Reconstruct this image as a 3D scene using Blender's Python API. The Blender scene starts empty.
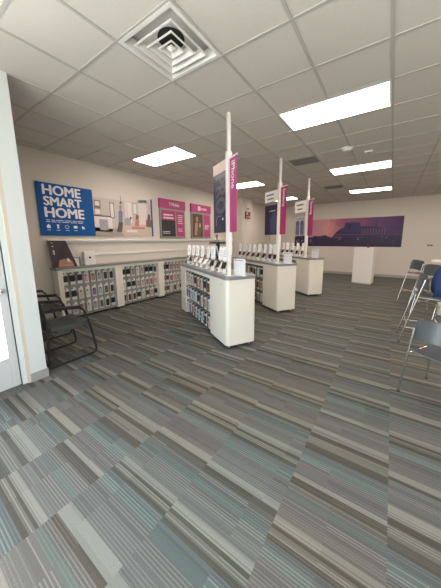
import bpy, bmesh, math, random
from mathutils import Vector, Matrix
C = bpy.context.scene.collection
S = bpy.context.scene
PI = math.pi
# ------------------------------------------------------------------ camera
H = 1.55
CEIL = 3.126
yaw, pit, rol = -0.600476523, 0.166960507, -0.00564154439
FPX, CX, CY = 243.098, 3.458, -13.316
cyw, syw = math.cos(yaw), math.sin(yaw)
fwd = Vector((syw*math.cos(pit), cyw*math.cos(pit), -math.sin(pit)))
rgt = Vector((cyw, -syw, 0)); upv = rgt.cross(fwd)
c_, s_ = math.cos(rol), math.sin(rol)
r2 = c_*rgt + s_*upv; u2 = -s_*rgt + c_*upv
cd = bpy.data.cameras.new('camera'); cam = bpy.data.objects.new('camera', cd); C.objects.link(cam)
m = Matrix((r2, u2, -fwd)).transposed().to_4x4(); m.translation = (0, 0, H)
cam.matrix_world = m
cd.sensor_fit = 'VERTICAL'; cd.sensor_height = 24; cd.lens = FPX*24/588
cd.shift_x = -CX/588; cd.shift_y = CY/588
cd.clip_start = 0.02
S.camera = cam
# ------------------------------------------------------------------ world, daylight, exposure
S.view_settings.view_transform = 'Standard'; S.view_settings.look = 'None'
S.view_settings.gamma = 1; S.view_settings.exposure = 0.0
w = bpy.data.worlds.new('sky'); S.world = w; w.use_nodes = True
bg = w.node_tree.nodes['Background']; bg.inputs[0].default_value = (0.72, 0.86, 1, 1); bg.inputs[1].default_value = 3.0
def area(name, loc, rot, sx, sy, power, col):
    l = bpy.data.lights.new(name, 'AREA'); l.shape = 'RECTANGLE'; l.size = sx; l.size_y = sy
    l.energy = power; l.color = col
    o = bpy.data.objects.new(name, l); C.objects.link(o); o.location = loc; o.rotation_euler = rot
    return o
# daylight through the glass shopfront behind the photographer
area('shopfront_daylight', (0.3, -1.75, 1.45), (math.radians(90), 0, 0), 6.2, 2.5, 95, (0.90, 0.96, 1.0))
area('entrance_daylight', (-3.45, -0.45, 1.3), (math.radians(90), 0, math.radians(-90)), 2.2, 2.3, 360, (0.90, 0.97, 1.0))
sl = bpy.data.lights.new('sun', 'SUN'); sl.energy = 22; sl.angle = 0.02; sl.color = (1, 0.97, 0.92)
so = bpy.data.objects.new('sun', sl); C.objects.link(so); so.rotation_euler = (math.radians(-28), math.radians(10), 0)   # from behind the building, falls on the pavement outside
TROFFER = 17.5

# ------------------------------------------------------------------ materials
MATS = {}
def mat(name, col, rough=0.6, metal=0.0, spec=0.5, noise=0.0, nscale=30, bump=0.0, emit=None, estr=0, alpha=None, trans=0):
    if name in MATS: return MATS[name]
    m = bpy.data.materials.new(name); m.use_nodes = True; nt = m.node_tree; N = nt.nodes; L = nt.links
    b = N['Principled BSDF']
    b.inputs['Base Color'].default_value = (*col, 1); b.inputs['Roughness'].default_value = rough
    b.inputs['Metallic'].default_value = metal; b.inputs['Specular IOR Level'].default_value = spec
    if trans: b.inputs['Transmission Weight'].default_value = trans
    if noise or bump:
        tc = N.new('ShaderNodeTexCoord'); nz = N.new('ShaderNodeTexNoise'); nz.inputs['Scale'].default_value = nscale
        nz.inputs['Detail'].default_value = 4
        L.new(tc.outputs['Object'], nz.inputs['Vector'])
        if noise:
            mx = N.new('ShaderNodeMix'); mx.data_type = 'RGBA'
            mx.inputs[6].default_value = (*[c*(1-noise) for c in col], 1)
            mx.inputs[7].default_value = (*[min(1, c*(1+noise)) for c in col], 1)
            L.new(nz.outputs['Fac'], mx.inputs[0]); L.new(mx.outputs[2], b.inputs['Base Color'])
        if bump:
            bp = N.new('ShaderNodeBump'); bp.inputs['Strength'].default_value = bump; bp.inputs['Distance'].default_value = 0.01
            L.new(nz.outputs['Fac'], bp.inputs['Height']); L.new(bp.outputs['Normal'], b.inputs['Normal'])
    if emit:
        b.inputs['Emission Color'].default_value = (*emit, 1); b.inputs['Emission Strength'].default_value = estr
    MATS[name] = m
    return m
def math_node(nt, op, a, b=None, c=None):
    n = nt.nodes.new('ShaderNodeMath'); n.operation = op
    for i, v in enumerate((a, b, c)):
        if v is None: continue
        if isinstance(v, (int, float)): n.inputs[i].default_value = v
        else: nt.links.new(v, n.inputs[i])
    return n.outputs[0]

def carpet_mat():
    m = bpy.data.materials.new('striped_carpet'); m.use_nodes = True; nt = m.node_tree; N = nt.nodes; L = nt.links
    b = N['Principled BSDF']; b.inputs['Roughness'].default_value = 0.95; b.inputs['Specular IOR Level'].default_value = 0.15
    tc = N.new('ShaderNodeTexCoord'); sp = N.new('ShaderNodeSeparateXYZ'); L.new(tc.outputs['Object'], sp.inputs[0])
    x, y = sp.outputs[0], sp.outputs[1]
    M = lambda op, a, b_=None, c=None: math_node(nt, op, a, b_, c)
    def wn(a, b_=None, col=False):
        cb = N.new('ShaderNodeCombineXYZ')
        for i, v in enumerate((a, b_)):
            if v is None: continue
            if isinstance(v, (int, float)): cb.inputs[i].default_value = v
            else: L.new(v, cb.inputs[i])
        n = N.new('ShaderNodeTexWhiteNoise'); n.noise_dimensions = '2D'; L.new(cb.outputs[0], n.inputs['Vector'])
        return n.outputs['Value']
    Wc = 0.526
    u = M('DIVIDE', M('SUBTRACT', x, 0.117), Wc)
    ix = M('FLOOR', u); fx = M('SUBTRACT', u, ix)
    yo = M('ADD', y, M('MULTIPLY', wn(ix, 7.3), 3.7))
    PER = 0.74
    q = M('DIVIDE', yo, PER); k0 = M('FLOOR', q); fr = M('SUBTRACT', q, k0)
    # the order of the bands repeats; their edges shift a little from repeat to repeat
    fr = M('ADD', fr, M('MULTIPLY', M('SINE', M('MULTIPLY', fr, 2*PI)), M('MULTIPLY', M('SUBTRACT', wn(k0, ix), 0.5), 0.16)))
    def ramp(v, stops):
        r = N.new('ShaderNodeValToRGB'); r.color_ramp.interpolation = 'CONSTANT'; e = r.color_ramp.elements
        e[0].position = 0; e[0].color = (*stops[0][1], 1); e[1].position = stops[1][0]; e[1].color = (*stops[1][1], 1)
        for p, c in stops[2:]:
            k = e.new(p); k.color = (*c, 1)
        L.new(v, r.inputs[0]); return r.outputs[0]
    def mult(a, b_, f=1.0):
        mx = N.new('ShaderNodeMix'); mx.data_type = 'RGBA'; mx.blend_type = 'MULTIPLY'; mx.inputs[0].default_value = f
        L.new(a, mx.inputs[6]); L.new(b_, mx.inputs[7]); return mx.outputs[2]
    G1, G2, TE, DT, BE, TM, BL = (.126, .123, .119), (.136, .134, .126), (.116, .134, .128), (.086, .080, .068), (.225, .219, .196), (.142, .137, .119), (.106, .117, .115)
    SEQ = [(0, BE, 0), (.06, G1, .55), (.17, (.115, .112, .108), .8), (.27, TE, 1.0), (.36, BL, .5), (.42, DT, .25), (.47, TM, .9), (.53, DT, .2), (.565, (.172, .166, .147), .7), (.605, BE, .1),
           (.65, G2, .35), (.76, G1, .9), (.84, TE, .3), (.90, (.118, .115, .110), .9), (.95, DT, .6)]
    base = ramp(fr, [(p, c) for p, c, _ in SEQ])
    amp = ramp(fr, [(p, (a_, a_, a_)) for p, _, a_ in SEQ])
    sa = N.new('ShaderNodeSeparateColor'); L.new(amp, sa.inputs[0])
    # half-way breaks in the pinstripes
    half = M('FLOOR', M('MULTIPLY', M('ADD', fx, M('MULTIPLY', wn(k0, M('ADD', ix, 3.3)), 0.7)), 1.1))
    # pinstripes: an even pitch, each with its own strength
    pt_ = M('DIVIDE', yo, 0.0155); pi_ = M('FLOOR', pt_); pf = M('SUBTRACT', pt_, pi_)
    on_ = M('LESS_THAN', pf, 0.36)
    st = M('MULTIPLY', M('MULTIPLY', on_, sa.outputs[0]), M('MULTIPLY', M('GREATER_THAN', wn(pi_, M('ADD', ix, M('MULTIPLY', half, 5.1))), 0.22), 0.68))
    gain = M('ADD', 1.0, st)
    jit = M('ADD', 0.90, M('MULTIPLY', wn(M('FLOOR', M('DIVIDE', yo, 0.035)), M('ADD', ix, M('MULTIPLY', half, 9.7))), 0.20))
    cg = N.new('ShaderNodeCombineColor'); gg = M('MULTIPLY', gain, jit)
    for i in range(3): L.new(gg, cg.inputs[i])
    tint = ramp(wn(M('ADD', k0, 17.0), ix), [(0, (1.0, 1.0, 1.0)), (.4, (.95, 1.01, 1.0)), (.7, (1.02, .99, .95))])
    mx2o = mult(mult(base, cg.outputs[0]), tint)
    nz = N.new('ShaderNodeTexNoise'); nz.inputs['Scale'].default_value = 260; nz.inputs['Detail'].default_value = 3
    L.new(tc.outputs['Object'], nz.inputs['Vector'])
    v3 = M('ADD', M('MULTIPLY', nz.outputs['Fac'], 0.9), 0.40)
    mx3 = N.new('ShaderNodeMix'); mx3.data_type = 'RGBA'; mx3.blend_type = 'MULTIPLY'; mx3.inputs[0].default_value = 1
    L.new(mx2o, mx3.inputs[6])
    cc = N.new('ShaderNodeCombineColor')
    for i in range(3): L.new(v3, cc.inputs[i])
    L.new(cc.outputs[0], mx3.inputs[7])
    L.new(mx3.outputs[2], b.inputs['Base Color'])
    bp = N.new('ShaderNodeBump'); bp.inputs['Strength'].default_value = 0.25; bp.inputs['Distance'].default_value = 0.004
    L.new(nz.outputs['Fac'], bp.inputs['Height']); L.new(bp.outputs['Normal'], b.inputs['Normal'])
    return m

M_CARPET = carpet_mat()
M_WALL = mat('wall_paint', (0.66, 0.61, 0.545), 0.8, noise=0.02, nscale=3, bump=0.03)
M_COLUMN = mat('vestibule_paint', (0.68, 0.72, 0.71), 0.7, noise=0.02, nscale=3)
M_TILE = mat('ceiling_tile', (0.66, 0.62, 0.565), 0.95, spec=0.1, noise=0.05, nscale=60, bump=0.1)
M_TBAR = mat('shaded_tee_bar', (0.48, 0.455, 0.415), 0.6)  # white bars toned darker: the shade along the grid is put into the colour
M_BASE = mat('vinyl_base', (0.36, 0.35, 0.33), 0.6)
M_WHITE = mat('white_laminate', (0.80, 0.76, 0.665), 0.42, noise=0.015, nscale=8)
M_WHITE2 = mat('white_plastic', (0.80, 0.78, 0.74), 0.4)
M_TOP = mat('grey_worktop', (0.23, 0.235, 0.235), 0.3, noise=0.05, nscale=40)
M_PEG = mat('grey_back_panel', (0.33, 0.335, 0.31), 0.6, noise=0.04, nscale=12)
M_CHROME = mat('chrome', (0.75, 0.75, 0.74), 0.22, metal=1)
M_STEEL = mat('brushed_steel', (0.45, 0.45, 0.44), 0.4, metal=0.9)
M_BLACK = mat('black_plastic', (0.018, 0.018, 0.020), 0.45)
M_SCREEN = mat('dark_glass_screen', (0.02, 0.022, 0.03), 0.12)
M_FABRIC = mat('black_upholstery', (0.055, 0.060, 0.056), 0.75, noise=0.15, nscale=60, bump=0.1)
M_FRAME = mat('black_tube', (0.016, 0.017, 0.018), 0.35)
M_SEAT = mat('slate_plastic', (0.066, 0.078, 0.084), 0.38)
M_MAGENTA = mat('magenta_print', (0.44, 0.050, 0.185), 0.5)
M_MAG2 = mat('deep_magenta_print', (0.34, 0.018, 0.11), 0.5)
M_BLUE = mat('blue_print', (0.004, 0.095, 0.33), 0.6, spec=.25)
M_PRINTW = mat('white_print', (0.82, 0.82, 0.82), 0.5)
M_GREYF = mat('grey_metal_frame', (0.30, 0.30, 0.29), 0.4, metal=0.4)
M_RED = mat('red_paint', (0.19, 0.045, 0.028), 0.45)
M_INK = mat('dark_ink', (0.03, 0.03, 0.035), 0.5)
M_INDIGO = mat('indigo_print', (0.018, 0.022, 0.055), 0.4)
M_LAMP = mat('lamp_diffuser', (0.9, 0.9, 0.9), 0.5, emit=(1.0, 0.84, 0.72), estr=TROFFER)
M_LENSD = mat('lamp_rib', (0.9, 0.8, 0.75), 0.5, emit=(1.0, 0.80, 0.66), estr=TROFFER*0.35)
M_GROUND = mat('pale_concrete', (0.55, 0.50, 0.42), 0.9, noise=0.08, nscale=6)

# ------------------------------------------------------------------ mesh builder
class MB:
    def __init__(s): s.v = []; s.f = []; s.m = []; s.mats = []; s.mi = 0
    def mat(s, m):
        if m not in s.mats: s.mats.append(m)
        s.mi = s.mats.index(m); return s
    def add(s, vs, fs):
        n = len(s.v); s.v += [tuple(v) for v in vs]
        for f in fs: s.f.append(tuple(i+n for i in f)); s.m.append(s.mi)
        return s
    def box(s, a, b, T=None):
        x0, y0, z0 = a; x1, y1, z1 = b
        vs = [Vector(p) for p in ((x0,y0,z0),(x1,y0,z0),(x1,y1,z0),(x0,y1,z0),(x0,y0,z1),(x1,y0,z1),(x1,y1,z1),(x0,y1,z1))]
        if T is not None: vs = [T @ v for v in vs]
        return s.add(vs, [(0,3,2,1),(4,5,6,7),(0,1,5,4),(1,2,6,5),(2,3,7,6),(3,0,4,7)])
    def prism(s, pts, z0, z1, T=None):
        n = len(pts); vs = [Vector((p[0], p[1], z0)) for p in pts] + [Vector((p[0], p[1], z1)) for p in pts]
        if T is not None: vs = [T @ v for v in vs]
        fs = [tuple(range(n-1, -1, -1)), tuple(range(n, 2*n))] + [(i, (i+1) % n, n+(i+1) % n, n+i) for i in range(n)]
        return s.add(vs, fs)
    def tube(s, path, r, n=8, closed=False):
        P = [Vector(p) for p in path]; k = len(P); rings = []
        ref = None
        for i, p in enumerate(P):
            if closed: d = P[(i+1) % k]-P[i-1]
            else: d = P[min(i+1, k-1)]-P[max(i-1, 0)]
            d.normalize()
            if ref is None:
                a = Vector((0, 0, 1)) if abs(d.z) < 0.9 else Vector((1, 0, 0))
                ref = d.cross(a).normalized()
            else:
                ref = (ref - d*ref.dot(d))
                ref = ref.normalized() if ref.length > 1e-6 else d.orthogonal().normalized()
            bn = d.cross(ref)
            rr = r[i] if isinstance(r, (list, tuple)) else r
            rings.append([p+(ref*math.cos(2*PI*j/n)+bn*math.sin(2*PI*j/n))*rr for j in range(n)])
        vs = [v for q in rings for v in q]; fs = []
        for i in range(k if closed else k-1):
            a = i*n; b = ((i+1) % k)*n
            for j in range(n): fs.append((a+j, a+(j+1) % n, b+(j+1) % n, b+j))
        if not closed: fs += [tuple(range(n-1, -1, -1)), tuple((k-1)*n+j for j in range(n))]
        return s.add(vs, fs)
    def cyl(s, x, y, z0, z1, r, n=20, r1=None):
        return s.tube([(x, y, z0), (x, y, z1)], [r, r if r1 is None else r1], n)
    def sheet(s, grid, th):
        """grid: rows of Vector points -> surface of thickness th (offset along normals)"""
        R, K = len(grid), len(grid[0])
        G = [[Vector(p) for p in row] for row in grid]
        nr = [[None]*K for _ in range(R)]
        for i in range(R):
            for j in range(K):
                du = G[min(i+1, R-1)][j]-G[max(i-1, 0)][j]; dv = G[i][min(j+1, K-1)]-G[i][max(j-1, 0)]
                q = du.cross(dv); nr[i][j] = q.normalized() if q.length > 1e-9 else Vector((0, 0, 1))
        A = [G[i][j]+nr[i][j]*th/2 for i in range(R) for j in range(K)]
        B = [G[i][j]-nr[i][j]*th/2 for i in range(R) for j in range(K)]
        n = R*K; fs = []
        for i in range(R-1):
            for j in range(K-1):
                a = i*K+j; fs.append((a, a+K, a+K+1, a+1)); fs.append((n+a, n+a+1, n+a+K+1, n+a+K))
        rim = [j for j in range(K)] + [i*K+K-1 for i in range(1, R)] + [(R-1)*K+j for j in range(K-2, -1, -1)] + [i*K for i in range(R-2, 0, -1)]
        for q in range(len(rim)):
            a, b = rim[q], rim[(q+1) % len(rim)]; fs.append((a, b, n+b, n+a))
        return s.add(A+B, fs)
    def build(s, name, parent=None, smooth=False, bevel=0, loc=None, rz=None, sub=0):
        me = bpy.data.meshes.new(name); me.from_pydata(s.v, [], s.f)
        for m in s.mats: me.materials.append(m)
        me.polygons.foreach_set('material_index', s.m)
        bm = bmesh.new(); bm.from_mesh(me); bmesh.ops.recalc_face_normals(bm, faces=bm.faces); bm.to_mesh(me); bm.free()
        if smooth:
            me.polygons.foreach_set('use_smooth', [True]*len(me.polygons))
            try: me.set_sharp_from_angle(angle=math.radians(40))
            except Exception: pass
        o = bpy.data.objects.new(name, me); C.objects.link(o)
        if parent: o.parent = parent
        if loc: o.location = loc
        if rz is not None: o.rotation_euler.z = rz
        if bevel:
            b = o.modifiers.new('bevel', 'BEVEL'); b.width = bevel; b.segments = 2; b.limit_method = 'ANGLE'; b.angle_limit = math.radians(40)
        if sub:
            b = o.modifiers.new('sub', 'SUBSURF'); b.levels = sub; b.render_levels = sub
        return o
def tag(o, label=None, cat=None, group=None, kind=None):
    if label: o['label'] = label
    if cat: o['category'] = cat
    if group: o['group'] = group
    if kind: o['kind'] = kind
    return o
def thing(name, label, cat, loc=(0, 0, 0), rz=0, group=None):
    o = bpy.data.objects.new(name, None); o.empty_display_size = 0.1; C.objects.link(o)
    o.location = loc; o.rotation_euler.z = rz
    return tag(o, label, cat, group)
def struct(o): o['kind'] = 'structure'; return o
def dup(root, loc, rz, label, group=None):
    r = root.copy(); C.objects.link(r); r.location = loc; r.rotation_euler.z = rz; r['label'] = label
    if group: r['group'] = group
    for ch in list(root.children):
        c = ch.copy(); C.objects.link(c); c.parent = r
        for g in list(ch.children):
            d = g.copy(); C.objects.link(d); d.parent = c
    return r
def text_into(mb, txt, material, fit, T, bold=0.0, ext=0.0015, stretch=True):
    """lettering fitted to the box fit=(x0,y0,x1,y1) of the local plane, then moved by matrix T"""
    cu = bpy.data.curves.new('t', 'FONT'); cu.body = txt; cu.size = 1; cu.extrude = 0.5; 
    cu.resolution_u = 3
    o = bpy.data.objects.new('t', cu); C.objects.link(o)
    dg = bpy.context.evaluated_depsgraph_get(); dg.update()
    me = bpy.data.meshes.new_from_object(o.evaluated_get(dg))
    xs = [v.co.x for v in me.vertices]; ys = [v.co.y for v in me.vertices]
    if xs:
        x0, x1, y0, y1 = min(xs), max(xs), min(ys), max(ys)
        sx = (fit[2]-fit[0])/(x1-x0); sy = (fit[3]-fit[1])/(y1-y0)
        if not stretch: sx = sy = min(sx, sy)
        mb.mat(material); fs = [tuple(p.vertices) for p in me.polygons]
        for q, (ox, oy) in enumerate(((0, 0), (1, 0), (-1, 0), (0, 1), (0, -1)) if bold else ((0, 0),)):
            dx, dy = ox*bold*(fit[3]-fit[1])*1.1, oy*bold*(fit[3]-fit[1])*.6
            mb.add([T @ Vector((fit[0]+(v.co.x-x0)*sx+dx, fit[1]+(v.co.y-y0)*sy+dy, ext*(1-.08*q) if v.co.z > 0 else 0)) for v in me.vertices], fs)
    bpy.data.objects.remove(o); bpy.data.curves.remove(cu); bpy.data.meshes.remove(me)
def plane_T(origin, ux, uy):
    ux = Vector(ux).normalized(); uy = Vector(uy).normalized(); uz = ux.cross(uy)
    m = Matrix((ux, uy, uz)).transposed().to_4x4(); m.translation = origin
    return m
def bar_lines(mb, material, T, x0, y0, x1, y1, n, rnd, ext=0.0008, fill=0.5):
    """rows of tiny illegible print"""
    mb.mat(material); h = (y1-y0)/n
    for i in range(n):
        xa = x0
        while xa < x1:
            xb = min(x1, xa+rnd.uniform(0.03, 0.10)*(x1-x0)*2)
            mb.box((xa, y0+i*h, 0), (xb, y0+i*h+h*fill, ext), T); xa = xb+(x1-x0)*0.03
            if xa > x1-(x1-x0)*rnd.uniform(0.02, 0.25): break

# ------------------------------------------------------------------ room shell
XW, YB, XR, YF = -5.27, 11.957, 3.6, -1.7
XV = -3.2      # vestibule wall plane
YV = 0.99
fl = MB().mat(M_CARPET)
fl.box((XV-0.08, YF, -0.1), (XR, YB, 0)).box((XW, YV-0.1, -0.1), (XV-0.08, YB, 0))
struct(fl.build('floor'))
struct(MB().mat(M_GROUND).box((-30, -30, -0.25), (30, YV-0.1, -0.11)).box((-12, -6, -0.11), (XV-0.09, YV-0.15, -0.02)).build('ground_outside'))
cl = MB().mat(M_TILE)
hx0, hx1, hy0, hy1 = -0.13993-3*0.6096, -0.13993-2*0.6096, 1.97947-0.6096, 1.97947
cl.box((XV-0.1, YF, CEIL), (XR, hy0, CEIL+0.12)).box((XV-0.1, hy1, CEIL), (XR, YB, CEIL+0.12)).box((XV-0.1, hy0, CEIL), (hx0, hy1, CEIL+0.12)).box((hx1, hy0, CEIL), (XR, hy1, CEIL+0.12)).box((XW, YV-0.1, CEIL), (XV-0.1, YB, CEIL+0.12))
ceil = struct(cl.build('ceiling'))
GX, GY, T6 = -0.13993, 1.97947, 0.6096
def gx(i): return GX+i*T6
def gy(i): return GY+i*T6
tb = MB().mat(M_TBAR)
i = -9
while gx(i) < XR:
    x = gx(i)
    if x > XW+0.02: tb.box((x-0.012, (YF if x > XV else YV), CEIL-0.006), (x+0.012, YB, CEIL+0.002))
    i += 1
i = -7
while gy(i) < YB:
    y = gy(i)
    if y > YF+0.02: tb.box(((XW if y > YV else XV), y-0.012, CEIL-0.0055), (XR, y+0.012, CEIL+0.002))
    i += 1
tbo = tb.build('ceiling_grid', ceil)
struct(MB().mat(M_WALL).box((XW-0.15, YV-0.15, 0), (XW, YB+0.15, CEIL)).build('wall_left'))
struct(MB().mat(M_WALL).box((XW, YB, 0), (XR+0.15, YB+0.15, CEIL)).build('wall_back'))
struct(MB().mat(M_WALL).box((XR, YF-0.1, 0), (XR+0.15, YB, CEIL)).build('wall_right'))
# bump-out in the far left corner
struct(MB().mat(M_WALL).box((XW, 8.317, 0), (-4.83, 9.061, CEIL)).build('wall_bump_out'))
# vestibule wall beside the chairs
struct(MB().mat(M_COLUMN).box((XW-0.15, 0.84, 0), (XV+0.03, YV, CEIL)).build('wall_vestibule'))
bs = MB().mat(M_BASE).box((XV+0.03, 0.835, 0), (XV+0.042, YV+0.012, 0.1)).box((XW, YV, 0), (XV+0.03, YV+0.012, 0.1))
struct(bs.build('baseboard_vestibule'))
struct(MB().mat(M_BASE).box((XW, YV+0.012, 0), (XW+0.012, 8.317, 0.1)).build('baseboard_left'))
struct(MB().mat(M_BASE).box((-4.83, YB-0.012, 0), (XR, YB, 0.1)).build('baseboard_back'))
# front shopfront wall: sill, header, mullions, panes
fr = MB().mat(M_COLUMN).box((XV, YF-0.1, CEIL-0.45), (XR, YF, CEIL)).box((XV, YF-0.1, 0), (XR, YF, 0.12))
for x in (XV+0.04, -1.5, 0.2, 1.9, XR-0.04): fr.box((x-0.04, YF-0.09, 0.12), (x+0.04, YF-0.01, CEIL-0.45))
struct(fr.build('window_front_frame'))
# glazed entrance door and side light in the vestibule wall plane
M_ALU = mat('white_door_frame', (0.62, 0.63, 0.63), 0.45)
M_STRIP = mat('cream_jamb_strip', (0.66, 0.60, 0.50), 0.5)
jb = MB().mat(M_COLUMN).box((XV-0.08, 0.765, 0), (XV+0.01, 0.84, CEIL)).mat(M_STRIP).box((XV+0.01, 0.808, 0), (XV+0.028, 0.84, CEIL))
jb.mat(M_COLUMN).box((XV-0.08, 0.765, 0), (XV-0.005, 0.80, CEIL))
struct(jb.build('trim_1_door_jamb'))
M_GLASS = mat('clear_glass', (0.95, 0.97, 0.97), 0.02, trans=1.0)
MATS['clear_glass'].node_tree.nodes['Principled BSDF'].inputs['IOR'].default_value = 1.02
def glass_fix(m):
    # thin pane: let light straight through, add a faint gloss
    nt = m.node_tree; N = nt.nodes; L = nt.links
    out = [n for n in N if n.type == 'OUTPUT_MATERIAL'][0]
    tr = N.new('ShaderNodeBsdfTransparent'); gl = N.new('ShaderNodeBsdfGlossy'); gl.inputs['Roughness'].default_value = 0.03
    mx = N.new('ShaderNodeMixShader'); fz = N.new('ShaderNodeFresnel'); fz.inputs['IOR'].default_value = 1.45
    L.new(fz.outputs[0], mx.inputs[0]); L.new(tr.outputs[0], mx.inputs[1]); L.new(gl.outputs[0], mx.inputs[2]); L.new(mx.outputs[0], out.inputs[0])
glass_fix(M_GLASS)
DY0, DY1 = -0.25, 0.76
dr = MB().mat(M_ALU)
dr.box((XV-0.07, DY0, 0.0), (XV-0.02, DY1, 0.012)).box((XV-0.07, DY1-0.07, 0.01), (XV-0.02, DY1, 2.2)).box((XV-0.07, DY0, 0.01), (XV-0.02, DY0+0.07, 2.2))
dr.box((XV-0.07, DY0+0.07, 0.01), (XV-0.02, DY1-0.07, 0.33)).box((XV-0.07, DY0+0.07, 2.1), (XV-0.02, DY1-0.07, 2.2))
door = struct(dr.build('door_1', bevel=0.003))
MB().mat(M_GLASS).box((XV-0.048, DY0+0.07, 0.33), (XV-0.042, DY1-0.07, 2.1)).build('pane', door)
hb = MB().mat(M_STEEL).tube([(XV+0.03, DY0+0.05, 1.05), (XV+0.03, DY1-0.04, 1.05)], 0.012).box((XV-0.02, DY1-0.06, 1.03), (XV+0.03, DY1-0.04, 1.07)).box((XV-0.02, DY0+0.05, 1.03), (XV+0.03, DY0+0.07, 1.07))
hb.build('push_bar', door)
hd = MB().mat(M_ALU).box((XV-0.08, YF, CEIL-0.3), (XV, 0.765, CEIL)).box((XV-0.08, YF, 2.2), (XV, 0.765, 2.3)).box((XV-0.08, DY0-0.09, 0), (XV, DY0, 2.3)).box((XV-0.08, YF, 0), (XV, DY0-0.09, 0.12)).box((XV-0.08, -0.3, 2.3), (XV, -0.22, CEIL-0.3))
struct(hd.build('window_1_frame'))
struct(MB().mat(M_GLASS).box((XV-0.045, YF, 0.12), (XV-0.04, DY0-0.09, 2.2)).box((XV-0.045, YF, 2.3), (XV-0.04, -0.3, CEIL-0.3)).box((XV-0.045, -0.22, 2.3), (XV-0.04, 0.765, CEIL-0.3)).build('window_1_pane'))
# ledge and cable raceway on the left wall
struct(MB().mat(M_WHITE2).box((XW, 1.90, 1.535), (XW+0.07, 8.3, 1.575)).box((XW, 1.90, 1.50), (XW+0.03, 8.3, 1.535)).build('trim_2_ledge', bevel=0.004))
struct(MB().mat(M_WHITE2).box((XW, 2.73, 1.235), (XW+0.028, 8.3, 1.285)).build('trim_3_raceway', bevel=0.004))

# ------------------------------------------------------------------ ceiling fixtures
def troffer(i, j, label, first=[None]):
    loc = (gx(i)+T6, gy(j)+T6/2, CEIL)
    if first[0]:
        return dup(first[0], loc, 0, label)
    t = thing('ceiling_light', label, 'ceiling light', loc, 0, 'fluorescent ceiling lights')
    f = MB().mat(M_WHITE2)
    a, b = T6-0.008, T6/2-0.008
    f.box((-a, -b, -0.008), (a, -b+0.022, 0)).box((-a, b-0.022, -0.008), (a, b, 0)).box((-a, -b+0.022, -0.008), (-a+0.022, b-0.022, 0)).box((a-0.022, -b+0.022, -0.008), (a, b-0.022, 0))
    f.build('frame', t)
    d = MB().mat(M_LAMP).box((-a+0.022, -b+0.022, -0.006), (a-0.022, -0.03, -0.001)).box((-a+0.022, 0.03, -0.006), (a-0.022, b-0.022, -0.001))
    d.build('diffuser', t)
    MB().mat(M_LENSD).box((-a+0.022, -0.03, -0.009), (a-0.022, 0.03, -0.001)).build('centre_rib', t)
    first[0] = t
    return t
troffer(-2, 2, 'largest bright ceiling light, at upper right, nearest to the photographer')
troffer(-2, 7, 'middle one of the three ceiling lights in a line down the right side')
troffer(-2, 12, 'farthest of the three ceiling lights in line, near the purple mural')
troffer(-7, 2, 'ceiling light above the blue home banner on the left wall')
troffer(-7, 7, 'ceiling light partly behind the nearest white pole and its magenta flag')
troffer(-7, 12, 'farthest left ceiling light, crossed by the second white pole')
troffer(3, 2, 'unseen ceiling light added over the right side of the shop, above the low chair')  # this row is out of view, added to brighten the right side and back wall
troffer(3, 7, 'unseen ceiling light added over the right side of the shop, above the high tables')
troffer(3, 12, 'unseen ceiling light added over the far right side, by the back wall')
# square cone diffuser
df = thing('air_diffuser', 'large square white air diffuser of nested louvres in the ceiling', 'air vent', (gx(-3)+T6/2, gy(-1)+T6/2, CEIL))
M_DUCT_SHADE = mat('duct_shade', (0.03, 0.028, 0.025), 0.8)  # near-black colour stands in for the shade inside the vents
def ring(mb, r0, z0, r1, z1, th=0.004):
    p = [(-r0, -r0, z0), (r0, -r0, z0), (r0, r0, z0), (-r0, r0, z0)]
    q = [(-r1, -r1, z1), (r1, -r1, z1), (r1, r1, z1), (-r1, r1, z1)]
    p2 = [(x, y, z-th) for x, y, z in p]; q2 = [(x, y, z-th) for x, y, z in q]
    fs = []
    for k in range(4):
        l = (k+1) % 4
        fs += [(k, l, 4+l, 4+k), (8+k, 12+k, 12+l, 8+l), (k, 8+k, 8+l, l), (4+k, 4+l, 12+l, 12+k)]
    mb.add(p+q+p2+q2, fs)
R0 = T6/2-0.006
fm = MB().mat(M_WHITE2); ring(fm, R0, -0.004, R0-0.03, -0.004); ring(fm, R0-0.03, -0.004, R0-0.065, 0.055)
fm.build('frame', df)
for r in (0.213, 0.142, 0.078):
    lv = MB().mat(M_WHITE2); ring(lv, r, -0.012, r-0.012, -0.014); ring(lv, r-0.012, -0.014, r-0.052, 0.026)
    lv.build('louvre', df)
MB().mat(M_WHITE2).add([(-.032, -.032, .0), (.032, -.032, .0), (.032, .032, .0), (-.032, .032, .0), (0, 0, -.03)], [(0, 1, 4), (1, 2, 4), (2, 3, 4), (3, 0, 4), (3, 2, 1, 0)]).build('centre_cone', df)
bp_ = MB().mat(M_WHITE2).box((-R0, -R0, 0.075), (R0, R0, 0.085))
for sx_, sy_ in ((1, 0), (-1, 0), (0, 1), (0, -1)):
    bp_.box((min(sx_*R0, sx_*(R0-.004)) if sx_ else -R0, min(sy_*R0, sy_*(R0-.004)) if sy_ else -R0, 0.0), (max(sx_*R0, sx_*(R0-.004)) if sx_ else R0, max(sy_*R0, sy_*(R0-.004)) if sy_ else R0, .075))
bp_.build('plenum_box', df)
MB().mat(M_DUCT_SHADE).cyl(0, 0, 0.066, 0.074, 0.11, 32).build('duct_shade_panel', df)  # solid dark disc painted as the shade up the duct
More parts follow.
